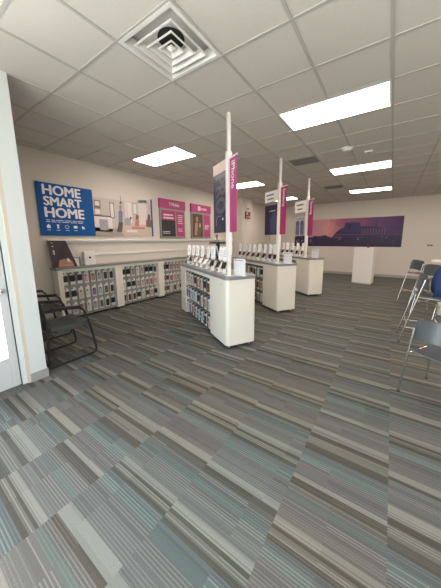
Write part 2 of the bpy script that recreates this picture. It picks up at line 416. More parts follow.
# return grilles
def grille(x, y, label, first=[None]):
    if first[0]: return dup(first[0], (x, y, CEIL), 0, label)
    t = thing('return_grille', label, 'air vent', (x, y, CEIL)); first[0] = t
    hw, hh = 0.265, 0.22
    f = MB().mat(M_GREYF).box((-hw, -hh, -.008), (hw, -hh+.02, 0)).box((-hw, hh-.02, -.008), (hw, hh, 0)).box((-hw, -hh+.02, -.008), (-hw+.02, hh-.02, 0)).box((hw-.02, -hh+.02, -.008), (hw, hh-.02, 0)).box((-.01, -hh+.02, -.008), (.01, hh-.02, 0))
    f.build('frame', t)
    MB().mat(M_DUCT_SHADE).box((-hw+.02, -hh+.02, -.002), (hw-.02, hh-.02, -.001)).build('duct_shade_panel', t)  # dark sheet under the solid ceiling, painted as shade behind the slats
    s = MB().mat(mat('grille_grey', (.22, .21, .20), .5))
    for k in range(7):
        yy = -hh+0.045+k*0.055
        s.box((-hw+.02, -0.013, -0.001), (hw-.02, 0.013, 0.001), Matrix.Translation((0, yy, -0.011)) @ Matrix.Rotation(-0.45, 4, 'X'))
    s.build('slats', t)
    return t
grille(gx(-3)+T6/2+0.03, gy(5)+T6/2-0.02, 'dark slatted ceiling vent just right of the second white pole')
grille(gx(-3)+T6/2+0.03, gy(10)+T6/2, 'small far slatted ceiling vent beside the third white pole')
sd = thing('smoke_detector', 'round white domed smoke detector on the ceiling between the two right lights', 'smoke detector', (-0.80, 5.03, CEIL))
MB().mat(M_WHITE2).cyl(0, 0, -0.02, 0, 0.10, 28).build('base', sd, smooth=True)
MB().mat(M_WHITE2).cyl(0, 0, -0.05, -0.02, 0.055, 28, 0.085).build('dome', sd, smooth=True)
sp_ = thing('ceiling_sensor', 'small flat white sensor on the ceiling right of the smoke detector', 'sensor', (-0.5, 5.42, CEIL))
MB().mat(M_WHITE2).box((-.065, -.05, -.022), (.065, .05, 0)).build('housing', sp_, bevel=0.006)
MB().mat(M_GREYF).box((-.03, -.02, -.025), (.03, .02, -.022)).build('lens', sp_)

# ------------------------------------------------------------------ wall graphics
# HOME SMART HOME panel
XS = XW+0.005
pt = thing('wall_banner', 'long wall banner reading HOME SMART HOME, blue with a family room picture', 'banner', (XW, 1.83, 1.645))
PW, PH, BW = 2.53, 0.94, 0.985
T = plane_T((0.03, 0, 0), (0, 1, 0), (0, 0, 1))
MB().mat(M_BLUE).box((0, 0, 0), (0.03, BW, PH)).build('blue_panel', pt)
MB().mat(M_BLUE).box((0, PW-0.05, 0), (0.03, PW, PH)).build('blue_edge', pt)
for s, a in (('HOME', (0.10, 0.735, 0.745, 0.905)), ('SMART', (0.10, 0.545, 0.75, 0.70)), ('HOME', (0.10, 0.335, 0.78, 0.51))):
    lt = MB(); text_into(lt, s, M_PRINTW, a, T, bold=0.05); lt.build('headline_word', pt)
rnd = random.Random(4); lt = MB()
bar_lines(lt, M_PRINTW, T, 0.10, 0.245, 0.80, 0.305, 2, rnd, fill=0.35)
lt.build('fine_print', pt)
for k in range(5):   # five little line icons with captions
    lt = MB().mat(M_PRINTW); x = 0.13+k*0.155; z = 0.165
    if k == 0: lt.prism([(x-.03, z-.03), (x+.03, z-.03), (x+.03, z+.015), (x, z+.045), (x-.03, z+.015)], 0, .0015, T)
    elif k == 1: lt.prism([(x-.014, z-.035), (x+.014, z-.035), (x+.014, z+.01), (x+.022, z+.04), (x-.022, z+.04), (x-.014, z+.01)], 0, .0015, T)
    elif k == 2:
        P = [(x+.032*math.cos(a*PI/8), z+.032*math.sin(a*PI/8), 0.001) for a in range(16)]
        lt.tube([T @ Vector(p) for p in P], 0.004, 5, closed=True)
    elif k == 3: lt.prism([(x-.045, z), (x-.02, z+.03), (x+.02, z+.03), (x+.045, z), (x+.02, z-.025), (x-.02, z-.025)], 0, .0015, T)
    else:
        lt.prism([(x-.03, z-.03)]+[(x-.03+.055*math.cos(a*PI/12), z-.03+.055*math.sin(a*PI/12)) for a in range(7)], 0, .0015, T)
    bar_lines(lt, M_PRINTW, T, x-.03, 0.095, x+.035, 0.115, 1, rnd, fill=0.5) if k < 4 else None
    lt.build('icon', pt)
# printed picture: pale kitchen, people at a table
M_P = {k: mat('picture_'+k, c, 0.5) for k, c in dict(wall=(0.56, 0.50, 0.47), wallb=(0.66, 0.60, 0.57), floor=(0.40, 0.33, 0.29), dark=(0.12, 0.09, 0.085), blue=(0.20, 0.22, 0.30),
      skin=(0.36, 0.22, 0.17), table=(0.62, 0.48, 0.42), white=(0.74, 0.70, 0.68), shelf=(0.30, 0.24, 0.21), brown=(0.22, 0.12, 0.08), grey=(0.38, 0.36, 0.37), coral=(0.50, 0.22, 0.17)).items()}
pc = MB().mat(M_P['wall']).box((0, BW, 0), (0.03, PW-0.05, PH)).build('picture_panel', pt)
pc = MB()
def pp(mk, pts, lay=1):
    pc.mat(M_P[mk]); pc.prism([(BW+a*(PW-0.05-BW), b*PH) for a, b in pts], 0, 0.0006*lay, T)
def pr(mk, a0, b0, a1, b1, lay=1): pp(mk, [(a0, b0), (a1, b0), (a1, b1), (a0, b1)], lay)
pr('floor', 0, 0.0, 0.45, 0.10); pr('wallb', 0.0, 0.86, 1, 1.0); pp('floor', [(0, .1), (.3, .1), (.45, .16), (0, .2)])
pr('shelf', 0.01, 0.46, 0.11, 0.80); pr('white', 0.02, 0.49, 0.10, 0.60, 2); pr('brown', 0.02, 0.63, 0.10, 0.66, 2); pr('white', 0.03, 0.68, 0.09, 0.77, 2)
pr('white', 0.0, 0.10, 0.27, 0.44); pr('grey', 0.07, 0.13, 0.20, 0.38, 2); pr('dark', 0.0, 0.44, 0.27, 0.47, 2)
pr('dark', 0.245, 0.42, 0.315, 0.78); pr('white', 0.255, 0.44, 0.305, 0.76, 2)
pp('blue', [(.36, .12), (.42, .12), (.44, .36), (.455, .58), (.42, .66), (.385, .58), (.375, .38)], 2)
pp('dark', [(.33, .10), (.42, .10), (.45, .34), (.38, .34)], 3); pp('skin', [(.40, .66), (.44, .66), (.445, .74), (.41, .76)], 3)
pr('dark', 0.43, 0.84, 0.437, 0.97, 2); pp('dark', [(.41, .78), (.455, .78), (.44, .84), (.425, .84)], 2)
pr('white', 0.50, 0.34, 0.62, 0.84); pr('wallb', 0.51, 0.36, 0.55, 0.82, 2); pr('grey', 0.64, 0.56, 0.72, 0.84); pr('white', 0.65, 0.58, 0.71, 0.82, 2)
pr('wallb', 0.74, 0.30, 0.92, 0.94); 
for k in range(5): pr('white', 0.755+k*0.032, 0.32, 0.77+k*0.032, 0.92, 2)
pp('table', [(.42, .06), (1, .06), (1, .26), (.56, .30), (.46, .22)], 2); pr('coral', .60, .19, .86, .24, 3); pr('white', .50, .10, .70, .16, 3)
pp('grey', [(.48, .27), (.58, .27), (.59, .42), (.53, .47), (.48, .42)], 3); pp('coral', [(.66, .26), (.74, .26), (.75, .42), (.69, .46)], 3)
pp('brown', [(.68, .44), (.74, .44), (.75, .54), (.70, .56)], 4); pp('dark', [(.57, .42), (.60, .42), (.61, .48), (.58, .49)], 4)
pp('brown', [(.88, .26), (1.0, .24), (1.0, .44), (.93, .50), (.89, .42)], 3); pp('dark', [(.92, .48), (.98, .46), (.98, .58), (.94, .60)], 4)
pc.build('picture', pt)

# two framed promo boards
def promo(y0, label, kind):
    t = thing('promo_board', label, 'sign', (XW, y0, 1.60))
    W, Hh = 0.96, 1.06
    MB().mat(M_GREYF).box((0, 0, 0), (0.05, W, Hh-0.25)).build('frame', t, bevel=0.004)
    hd = MB().mat(M_MAGENTA).box((0, -0.01, Hh-0.25), (0.065, W+0.01, Hh))
    T = plane_T((0.065, 0, Hh-0.25), (0, 1, 0), (0, 0, 1))
    if kind == 0:
        text_into(hd, 'T Mobile', M_PRINTW, (0.32, 0.08, 0.72, 0.17), T, 0.01)
    else:
        hd.mat(M_PRINTW).box((0.30, 0.07, 0), (0.42, 0.19, 0.001), T)
        text_into(hd, 'm', M_MAGENTA, (0.325, 0.10, 0.395, 0.16), plane_T((0.0662, 0, Hh-0.25), (0, 1, 0), (0, 0, 1)), 0.02)
        text_into(hd, 'mobile', M_PRINTW, (0.45, 0.09, 0.74, 0.17), T, 0.01)
    hd.build('header', t)
    T = plane_T((0.05, 0, 0), (0, 1, 0), (0, 0, 1))
    lp = MB(); rp = MB().mat(M_MAGENTA).box((0.60, 0.05, 0), (0.92, 0.76, 0.003), T)
    if kind == 0:
        lp.mat(M_INK).box((0.04, 0.05, 0), (0.55, 0.50, 0.003), T).mat(M_MAGENTA).box((0.04, 0.50, 0), (0.55, 0.76, 0.003), T)
        T2 = plane_T((0.053, 0, 0), (0, 1, 0), (0, 0, 1))
        bar_lines(lp, M_PRINTW, T2, 0.12, 0.54, 0.48, 0.70, 2, rnd, fill=0.5)
        bar_lines(lp, M_PRINTW, T2, 0.08, 0.13, 0.35, 0.22, 2, rnd, fill=0.4)
        bar_lines(rp, M_PRINTW, T2, 0.66, 0.42, 0.86, 0.70, 5, rnd, fill=0.35); bar_lines(rp, M_PRINTW, T2, 0.66, 0.20, 0.86, 0.30, 3, rnd, fill=0.35)
    else:
        M_BR = mat('brown_picture', (0.09, 0.055, 0.03), 0.5, noise=0.5, nscale=14)
        lp.mat(M_BR).box((0.04, 0.05, 0), (0.53, 0.76, 0.003), T)
        T2 = plane_T((0.053, 0, 0), (0, 1, 0), (0, 0, 1))
        lp.mat(M_P['skin']).prism([(.20, .52), (.30, .52), (.32, .66), (.26, .70), (.19, .64)], 0, .001, T2)
        lp.mat(M_P['coral']).prism([(.12, .10), (.24, .08), (.30, .50), (.16, .48)], 0, .001, T2)
        lp.mat(mat('olive_picture', (0.12, 0.13, 0.05), 0.5)).prism([(.28, .08), (.44, .08), (.46, .40), (.36, .50), (.29, .40)], 0, .001, T2)
        lp.mat(M_P['table']).prism([(.36, .36), (.42, .36), (.43, .46), (.38, .48)], 0, .0015, T2)
        bar_lines(rp, M_PRINTW, T2, 0.64, 0.30, 0.88, 0.46, 4, rnd, fill=0.4)
    lp.build('picture', t); rp.build('text_panel', t)
    return t
promo(4.60, 'wall board with magenta T Mobile header above a black picture', 'a' and 0)
promo(5.86, 'wall board with magenta header and white square logo above a brown picture of people', 1)

# mural on the back wall
def mural_mat():
    m = bpy.data.materials.new('dusk_mural_print'); m.use_nodes = True; nt = m.node_tree; N = nt.nodes; L = nt.links
    b = N['Principled BSDF']; b.inputs['Roughness'].default_value = 0.5
    tc = N.new('ShaderNodeTexCoord'); sp = N.new('ShaderNodeSeparateXYZ'); L.new(tc.outputs['Object'], sp.inputs[0])
    r = N.new('ShaderNodeValToRGB'); e = r.color_ramp.elements
    e[0].position = 0; e[0].color = (0.30, 0.17, 0.26, 1); e[1].position = 1; e[1].color = (0.045, 0.012, 0.09, 1)
    for p, c in ((0.36, (0.62, 0.27, 0.26)), (0.50, (0.34, 0.09, 0.17)), (0.75, (0.12, 0.03, 0.13))):
        k = e.new(p); k.color = (*c, 1)
    nz = N.new('ShaderNodeTexNoise'); nz.inputs['Scale'].default_value = 2.2; nz.inputs['Detail'].default_value = 5
    L.new(tc.outputs['Object'], nz.inputs['Vector'])
    v = math_node(nt, 'ADD', math_node(nt, 'DIVIDE', sp.outputs[0], 4.266), math_node(nt, 'MULTIPLY', math_node(nt, 'SUBTRACT', nz.outputs['Fac'], 0.5), 0.25))
    L.new(v, r.inputs[0]); L.new(r.outputs[0], b.inputs['Base Color'])
    return m
mu = thing('wall_mural', 'long purple and pink dusk mural of an arena and crowd on the back wall', 'mural', (-3.96, YB, 1.225))
MB().mat(mural_mat()).box((0, -0.015, 0), (4.266, 0, 1.205)).build('printed_panel', mu)
ma = MB(); TM = plane_T((0, -0.015, 0), (1, 0, 0), (0, 0, 1))
M_U = {k: mat('mural_'+k, c, 0.5) for k, c in dict(deep=(0.022, 0.012, 0.055), hall=(0.030, 0.012, 0.060), blue=(0.022, 0.022, 0.12), pink=(0.40, 0.10, 0.25), lamp=(0.55, 0.40, 0.55), mauve=(0.13, 0.05, 0.16)).items()}
def mp(k, pts, lay=1): ma.mat(M_U[k]); ma.prism(pts, 0, 0.0007*lay, TM)
rm = random.Random(11)
# skyline
pts = [(0, 0), (4.266, 0), (4.266, .46)]
x = 4.266
while x > 0.1:
    x2 = max(0, x-rm.uniform(.12, .3)); hgt = rm.uniform(.38, .52); pts += [(x, hgt), (x2, hgt)]; x = x2
pts.append((0, .4)); mp('deep', pts)
# arena
mp('hall', [(1.7, .40), (1.85, .62), (2.05, .78), (2.35, .84), (3.0, .86), (3.5, .80), (3.75, .62), (3.8, .40)], 2)
mp('blue', [(2.12, .62), (2.2, 1.02), (2.5, 1.04), (2.78, 1.00), (2.80, .62)], 3)
mp('deep', [(2.28, .72), (2.32, .98), (2.45, .98), (2.43, .72)], 4)
for k in range(9): mp('mauve', [(2.85+k*.1, .56), (2.9+k*.1, .56), (2.89+k*.1, .76), (2.86+k*.1, .76)], 3)
mp('mauve', [(1.75, .50), (3.75, .50), (3.75, .53), (1.75, .53)], 3)
mp('blue', [(3.32, .78), (3.4, .78), (3.38, 1.1), (3.35, 1.1)], 2)
for k in range(46):
    x = rm.uniform(.05, 4.15); z = rm.uniform(.08, .42); s = rm.uniform(.012, .03)
    mp(rm.choice(('pink', 'lamp', 'blue', 'mauve', 'mauve')), [(x-s, z-s*.6), (x+s, z-s*.6), (x+s, z+s*.6), (x-s, z+s*.6)], 4)
for k in range(34):   # crowd silhouettes along the foot
    x = .06+k*.125; h = rm.uniform(.16, .30)
    mp('deep' if k % 3 else 'hall', [(x-.05, 0), (x+.05, 0), (x+.05, h*.6), (x+.02, h*.7), (x+.025, h), (x-.025, h), (x-.02, h*.7), (x-.05, h*.6)], 5)
ma.build('picture', mu)
# wall plate, thermostat, alarm
wp = thing('wall_outlet', 'small grey wall plate with two dark sockets right of the mural', 'wall outlet', (1.18, YB, 1.30))
MB().mat(M_GREYF).box((-.085, -.008, -.03), (.085, 0, .03)).build('plate', wp, bevel=.002)
for x in (-.04, .04): MB().mat(M_INK).box((x-.02, -.011, -.018), (x+.02, -.008, .018)).build('socket', wp)
fa = thing('fire_alarm', 'red and cream framed alarm notice on the corner bump-out', 'alarm', (-4.83, 8.53, 2.36))
MB().mat(M_RED).box((0, 0, 0), (.05, .36, .27)).build('box', fa, bevel=.005)
an = MB().mat(M_P['table']); Ta = plane_T((.05, 0, 0), (0, 1, 0), (0, 0, 1))
an.box((.03, .15, 0), (.15, .24, .003), Ta).box((.19, .04, 0), (.33, .10, .003), Ta).box((.03, .04, 0), (.10, .09, .003), Ta); an.build('label_plate', fa)
hs = thing('alarm_strobe', 'small dark strobe mounted above the red alarm notice', 'alarm', (-4.83, 8.68, 2.74))
MB().mat(M_WHITE2).box((0, -.06, -.08), (.04, .06, .08)).build('housing', hs, bevel=.005)
MB().mat(M_INK).box((.04, -.02, -.05), (.06, .03, .03)).build('lens', hs, bevel=.004)
th = thing('thermostat', 'small pale thermostat on the back wall behind the bump-out', 'thermostat', (-4.55, YB, 2.12))
MB().mat(M_GREYF).box((-.07, -.03, -.05), (.07, 0, .05)).build('housing', th, bevel=.006)
MB().mat(M_INK).box((-.04, -.033, -.015), (.04, -.03, .03)).build('display', th)

# ------------------------------------------------------------------ hanging phone cases
CASE_COL = {'black': (0.022, 0.022, 0.026), 'white': (0.62, 0.60, 0.57), 'pink': (0.60, 0.38, 0.37), 'lilac': (0.26, 0.17, 0.33), 'dark green': (0.035, 0.055, 0.035), 'clear grey': (0.36, 0.37, 0.36),
            'tan': (0.42, 0.28, 0.18), 'brown': (0.16, 0.075, 0.035), 'plum': (0.09, 0.045, 0.07), 'olive': (0.17, 0.17, 0.10), 'pale blue': (0.33, 0.44, 0.48), 'rose': (0.50, 0.16, 0.19), 'mint': (0.38, 0.52, 0.46), 'cream': (0.60, 0.52, 0.42)}
for k, c in CASE_COL.items(): mat('case_'+k.replace(' ', '_'), c, 0.4)
M_CARD = mat('package_card', (0.74, 0.72, 0.68), 0.5)
M_CARDD = mat('package_card_dark', (0.06, 0.06, 0.06), 0.5)
PROTO = {}
def case_mesh(colour, dark):
    """a phone case on a hanging card: local origin at the hook, faces -y"""
    key = (colour, dark)
    if key in PROTO: return PROTO[key]
    mc = MATS['case_'+colour.replace(' ', '_')]
    def rr(x0, z0, x1, z1, r, n=4):
        pts = []
        for cx, cz, a0 in ((x1-r, z0+r, -90), (x1-r, z1-r, 0), (x0+r, z1-r, 90), (x0+r, z0+r, 180)):
            for q in range(n+1):
                a = math.radians(a0+90*q/n); pts.append((cx+r*math.cos(a), cz+r*math.sin(a)))
        return pts
    T = plane_T((0, 0, 0), (1, 0, 0), (0, 0, 1))
    card = MB().mat(M_CARDD if dark else M_CARD); card.prism(rr(-.046, -.205, .046, .012, .008), 0, .003, T)
    if dark: card.mat(M_CARD).box((-.045, -.202, .003), (.045, -.142, .006), T).box((-.045, -.020, .003), (.045, .010, .005), T)
    body = MB().mat(mc); body.prism(rr(-.040 if dark else -.033, -.135 if dark else -.175, .040 if dark else .033, -.030, .012), .003, .014, T)
    body.mat(M_INK).prism(rr(-.026, -.068, -.004, -.038, .006, 3), .014, .0165, T)
    a = card.build('card'); b = body.build('case_shell', smooth=False)
    ma_, mb_ = a.data, b.data
    bpy.data.objects.remove(a); bpy.data.objects.remove(b)
    PROTO[key] = (ma_, mb_); return PROTO[key]
ORD = ['first', 'second', 'third', 'fourth', 'fifth', 'sixth', 'seventh', 'eighth', 'ninth']
ROW = ['top', 'middle', 'bottom']
def hang_case(loc, rz, colour, dark, label, group):
    a, b = case_mesh(colour, dark)
    t = thing('phone_case', label, 'phone case', loc, rz, group)
    for n, me in (('card', a), ('case_shell', b)):
        o = bpy.data.objects.new(n, me); C.objects.link(o); o.parent = t
    return t
_h = MB().mat(M_STEEL).tube([(0, .0, 0), (0, -.075, 0), (0, -.082, .012)], .003, 6)
_h.mat(M_PRINTW).tube([(0, -.084, .024), (0, -.088, .024)], .021, 14)
HOOKW = _h.build('peg_hook'); HOOK_MESH = HOOKW.data; bpy.data.objects.remove(HOOKW)
_h = MB().mat(M_BLACK).tube([(0, .0, .012), (0, -.04, .028), (0, -.075, .018), (0, -.088, -.004)], .0075, 6)
_h.mat(M_BLACK).tube([(0, -.078, .008), (0, -.088, .004)], .017, 10)
HOOKB = _h.build('peg_hook'); HOOKB_MESH = HOOKB.data; bpy.data.objects.remove(HOOKB)
def hook(parent, loc, rz=0, me=None):
    o = bpy.data.objects.new('peg_hook', me or HOOK_MESH); C.objects.link(o); o.parent = parent; o.location = loc; o.rotation_euler.z = rz

# ------------------------------------------------------------------ wall display units (bays along the left wall)
TOPZ = 1.05
XF = -5.03      # cabinet face
ys = [1.93, 3.16, 4.385, 5.61, 6.83]
names = ['first', 'second', 'third', 'fourth']
BAY = [
 [['black!', 'black!', 'black!', 'pink', 'tan', 'clear grey', 'dark green', 'black'],
  ['black!', 'black!', 'cream', 'white', 'lilac', 'mint', 'olive', 'plum'],
  ['white', 'clear grey', 'tan!', 'white', 'clear grey', 'olive', 'dark green', 'black!']],
 [['black!', 'black!', 'tan', 'white', 'pink', 'black!', 'black!', 'dark green'],
  ['white', 'black!', 'black!', 'clear grey', 'pink', 'tan', 'rose', 'pink'],
  ['brown', 'brown', 'brown', 'black!', 'white', 'brown!', 'pink', 'black!']],
 [['black!', 'black!', 'tan', 'pink', 'tan', 'pink', 'brown', 'black!'],
  ['tan!', 'brown!', 'rose', 'pink', 'tan', 'white', 'plum', 'white'],
  ['black!', 'brown!', 'white', 'plum', 'cream', 'black!', 'pink', 'white']]]
wt = tag(MB().mat(M_TOP).box((XW+.001, 1.90, TOPZ-.04), (XF+.03, 6.85, TOPZ)).build('worktop', bevel=.006), 'long grey worktop running over the wall display units', 'worktop')
for k in range(4):
    y0, y1 = ys[k]+.001, ys[k+1]-.001
    t = thing('display_cabinet', ['white display cabinet nearest the black chairs, hung with cases', 'second white wall cabinet from the black chairs, hung with cases',
              'third white wall cabinet from the black chairs, hung with cases', 'fourth white wall cabinet, mostly hidden behind the nearest island'][k], 'cabinet', (XW, y0, 0), 0, 'white cabinets along the left wall')
    D = XF-XW; W = y1-y0; yl, yr = .085, W-.09
    b = MB().mat(M_WHITE)
    b.box((0.02, 0, .05), (D, yl, TOPZ-.041)).box((0.02, yr, .05), (D, W, TOPZ-.041)).box((0.02, yl, TOPZ-.10), (D, yr, TOPZ-.041))
    b.build('carcass', t, bevel=.003)
    MB().mat(M_PEG).box((.02, yl, .05), (.10, yr, TOPZ-.10)).box((.10, yl, .05), (.16, yr, .065)).build('back_panel', t)
    for yy in (.04, W-.04):
        for xx in (.06, D-.05): MB().mat(M_BLACK).cyl(xx, yy, 0, .05, .018, 12).build('foot', t)
    if k > 2: continue
    for r in range(3):
        for c in range(8):
            yy = yl+.06+c*(yr-yl-.12)/7; zz = (.905, .60, .305)[r]
            if k == 2 and c > 6: continue
            hook(t, (.10, yy, zz), PI/2)
            col = BAY[k][r][c]; dark = col.endswith('!'); col = col.rstrip('!')
            hang_case((XW+.10+.055, y0+yy, zz-.004), PI/2, col, dark,
                      '%s phone case, %s row, %s from the left in the %s wall cabinet' % (col, ROW[r], ORD[c], names[k]), 'phone cases hung in the %s wall cabinet' % names[k])
# things on the worktop
br = thing('brochure_stand', 'dark brochure sign with prices and pink picture on the wall worktop', 'sign', (-5.12, 1.90, TOPZ))
pv = [(-.02, 0, 0), (.03, .42, 0), (-.02, .27, .50), (-.08, -.01, .50)]
bb = MB().mat(mat('brochure_print', (0.045, 0.022, 0.03), 0.4)).add(pv+[(x-.008, y, z) for x, y, z in pv], [(0, 1, 2, 3), (7, 6, 5, 4), (0, 4, 5, 1), (1, 5, 6, 2), (2, 6, 7, 3), (3, 7, 4, 0)])
bb.build('sign_board', br)
Tb = plane_T(Vector((-.015, 0.03, .0)), (Vector(pv[1])-Vector(pv[0])), (Vector((-.06, 0, .5))))
Tb = plane_T(Vector((-.016, 0.0, 0)), Vector((.05, .42, 0)), Vector((-.06, .0, .5)) - Vector((.05, .42, 0)).normalized()*Vector((-.06, 0, .5)).dot(Vector((.05, .42, 0)).normalized()))
bt = MB()
text_into(bt, '$55', M_PRINTW, (.04, .24, .17, .33), Tb, .01, ext=.004); text_into(bt, '10', M_PRINTW, (.20, .24, .29, .33), Tb, .01, ext=.004)
bar_lines(bt, M_PRINTW, Tb, .04, .39, .24, .43, 1, rnd, ext=.004, fill=.4); bar_lines(bt, M_PRINTW, Tb, .03, .455, .10, .475, 1, rnd, ext=.004, fill=.5)
bt.build('price_text', br)
bi = MB().mat(M_P['coral']).prism([(.10, .01), (.36, .01), (.34, .10), (.28, .17), (.20, .20), (.12, .12)], 0, .004, Tb).mat(M_P['skin']).prism([(.17, .05), (.24, .05), (.25, .15), (.19, .16)], .004, .005, Tb).mat(M_P['white']).prism([(.26, .10), (.31, .10), (.26, .24), (.24, .22)], .004, .005, Tb)
bi.build('picture', br)
w1 = thing('wall_box', 'white square cable box with a round black hole on the wall worktop', 'box', (XW, 2.50, TOPZ))
MB().mat(M_WHITE2).box((0.001, 0, 0), (.11, .22, .27)).build('cover', w1, bevel=.006)
MB().mat(M_INK).tube([(.11, .11, .15), (.112, .11, .15)], .024, 16).build('hole', w1)
w2 = thing('charger_block', 'small grey open block between the brochure and the white cable box', 'box', (XW+.08, 2.26, TOPZ))
MB().mat(M_GREYF).box((0, 0, 0), (.07, .02, .18)).box((0, .12, 0), (.07, .14, .18)).box((0, .02, .16), (.07, .12, .18)).build('shell', w2)
MB().mat(M_WHITE2).box((0.01, .021, 0), (.05, .119, .155)).build('insert', w2)

# ------------------------------------------------------------------ islands
L_I, W_I = 2.28, 0.48
def island(N, deg, label, which, cols, open_cols):
    """N: near, camera side corner of the island on the floor; deg: turn of its long axis"""
    t = thing('display_island', label, 'display counter', (N[0], N[1], 0), math.radians(-deg), 'white islands down the middle of the shop')
    r = .055
    def rounded(x1, y0, y1, r, x0):
        pts = [(x0, y0)]
        for k in range(7): a = -PI/2+k*PI/12; pts.append((x1-r+r*math.cos(a), y0+r+r*math.sin(a)))
        for k in range(7): a = k*PI/12; pts.append((x1-r+r*math.cos(a), y1-r+r*math.sin(a)))
        pts.append((x0, y1)); return pts
    X0, X1 = -1.95, -0.60          # opening between far panel and near block
    MB().mat(M_WHITE).prism(rounded(0, 0, W_I, r, X1), .055, TOPZ-.045).build('near_cabinet', t, smooth=True)
    MB().mat(M_WHITE).box((-L_I, 0, .03), (X0, W_I, TOPZ-.045)).build('far_panel', t, bevel=.008)
    MB().mat(M_PEG).box((X0, .15, .06), (X1, W_I-.15, TOPZ-.10)).build('back_panel', t)
    MB().mat(M_WHITE).box((X0, .0, TOPZ-.10), (X1, W_I, TOPZ-.045)).build('top_rail', t)
    MB().mat(M_WHITE).box((X0, .16, .03), (X1, W_I-.16, .06)).build('bottom_rail', t)
    MB().mat(M_TOP).prism(rounded(.012, -.012, W_I+.012, r+.01, -L_I-.012), TOPZ-.045, TOPZ).build('countertop', t, smooth=True)
    MB().mat(M_STEEL).tube([(-.16, -.001, .93), (-.16, -.006, .93)], .009, 10).build('lock', t)
    for x in (-.07, -.55, -L_I+.06):
        for y in (.07, W_I-.07): MB().mat(M_STEEL).cyl(x, y, 0, .056 if x > -1 else .031, .014, 10).build('foot', t)
    R = Matrix.Translation((N[0], N[1], 0)) @ Matrix.Rotation(math.radians(-deg), 4, 'Z')
    for rr in range(3):
        for c in range(len(cols[rr])):
            xx = X0+.09+c*(X1-X0-.18)/(len(cols[rr])-1); zz = (.90, .60, .305)[rr]
            yb = .155
            hook(t, (xx, yb-.06, zz), 0, HOOKB_MESH)
            if c in open_cols:
                col = cols[rr][c]; dark = col.endswith('!'); col = col.rstrip('!')
                p = R @ Vector((xx, yb-.135, zz-.012))
                hang_case(p, math.radians(-deg+rm.uniform(-6, 6)), col, dark, '%s phone case, %s row, %s from the far end of the %s island' % (col, ROW[rr], ORD[c], which), 'phone cases hung on the %s island' % which)
    hb_ = MB().mat(M_STEEL)
    for zz in (.905, .605, .31): hb_.box((X0, .10, zz), (X1, .106, zz+.01)).box((X0, .10, zz), (X0+.01, .15, zz+.01)).box((X1-.01, .10, zz), (X1, .15, zz+.01))
    hb_.build('hook_rail', t)
    return R
C1 = [['pink', 'cream', 'pink', 'black!', 'tan', 'pink', 'black!', 'brown'],
      ['plum', 'lilac', 'pale blue', 'white', 'black!', 'cream', 'tan', 'mint'],
      ['white', 'lilac', 'rose', 'pale blue', 'mint', 'pale blue', 'plum', 'pink']]
C2 = [['white', 'black!', 'tan', 'white', 'black!', 'brown', 'white', 'black!'],
      ['brown', 'white', 'black!', 'cream', 'tan', 'black!', 'brown', 'tan'],
      ['tan', 'pink', 'black!', 'white', 'brown', 'black!', 'tan', 'white']]
N1, N2, N3 = (-1.80, 2.69), (-1.88, 4.72), (-1.77, 6.63)
D1, D2, D3 = 30, 34, 38
I1 = island(N1, D1, 'nearest white island counter with grey top and hanging phone cases', 'nearest', C1, range(8))
I2 = island(N2, D2, 'middle white island counter, standing behind the nearest island', 'middle', C2, range(3, 8))
I3 = island(N3, D3, 'farthest white island counter, nearest to the mural', 'farthest', [[], [], []], [])

# demo phones with price cards, two rows on every island
def demo_proto():
    t = thing('demo_phone', 'x', 'phone display', (0, 0, 0))
    Ts = Matrix.Rotation(math.radians(-50), 4, 'X')
    b = MB().mat(M_WHITE2).box((-.035, -.03, 0), (.035, .08, .012))
    b.add([(-.022, .0, .012), (.022, .0, .012), (.022, .06, .012), (-.022, .06, .012), (-.018, -.01, .11), (.018, -.01, .11), (.018, .012, .12), (-.018, .012, .12)], [(0, 3, 2, 1), (4, 5, 6, 7), (0, 1, 5, 4), (1, 2, 6, 5), (2, 3, 7, 6), (3, 0, 4, 7)])
    b.build('stand', t)
    Tp = Matrix.Translation((0, -.02, .12)) @ Ts
    p = MB().mat(M_STEEL).box((-.034, -.008, -.068), (.034, 0, .068), Tp)
    ph_ = p.build('phone', t, bevel=.003)
    MB().mat(M_SCREEN).box((-.031, -.0095, -.064), (.031, -.008, .064), Tp).build('screen', ph_)
    Tc = Matrix.Translation((0, .045, .20)) @ Matrix.Rotation(math.radians(-14), 4, 'X')
    c = MB().mat(M_PRINTW).box((-.035, -.002, -.01), (.035, .002, .20), Tc)
    c.mat(M_MAGENTA).tube([Tc @ Vector((.015, -.0022, .185)), Tc @ Vector((.015, -.003, .185))], .008, 10)
    c.mat(M_GREYF)
    for k in range(4): c.box((-.028, -.0028, .05+k*.028), (.018-.006*(k % 2), -.002, .056+k*.028), Tc)
    c.mat(M_WHITE2).box((-.004, -.004, -.14), (.004, .004, 0), Tc)
    c.build('price_card', t)
    MB().mat(M_BLACK).tube([(0, .01, .10), (.01, .05, .07), (.03, .075, .02), (.02, .06, .004)], .003, 6).build('cable', t, smooth=True)
    return t
DP = demo_proto(); first = True
def demo(R, rz, x, y, back, label):
    global first
    p = R @ Vector((x, y, TOPZ)); a = rz+(PI if back else 0)
    if first:
        first = False; DP.location = p; DP.rotation_euler.z = a; DP['label'] = label; DP['group'] = 'demo phones on the islands'; return DP
    return dup(DP, p, a, label, 'demo phones on the islands')
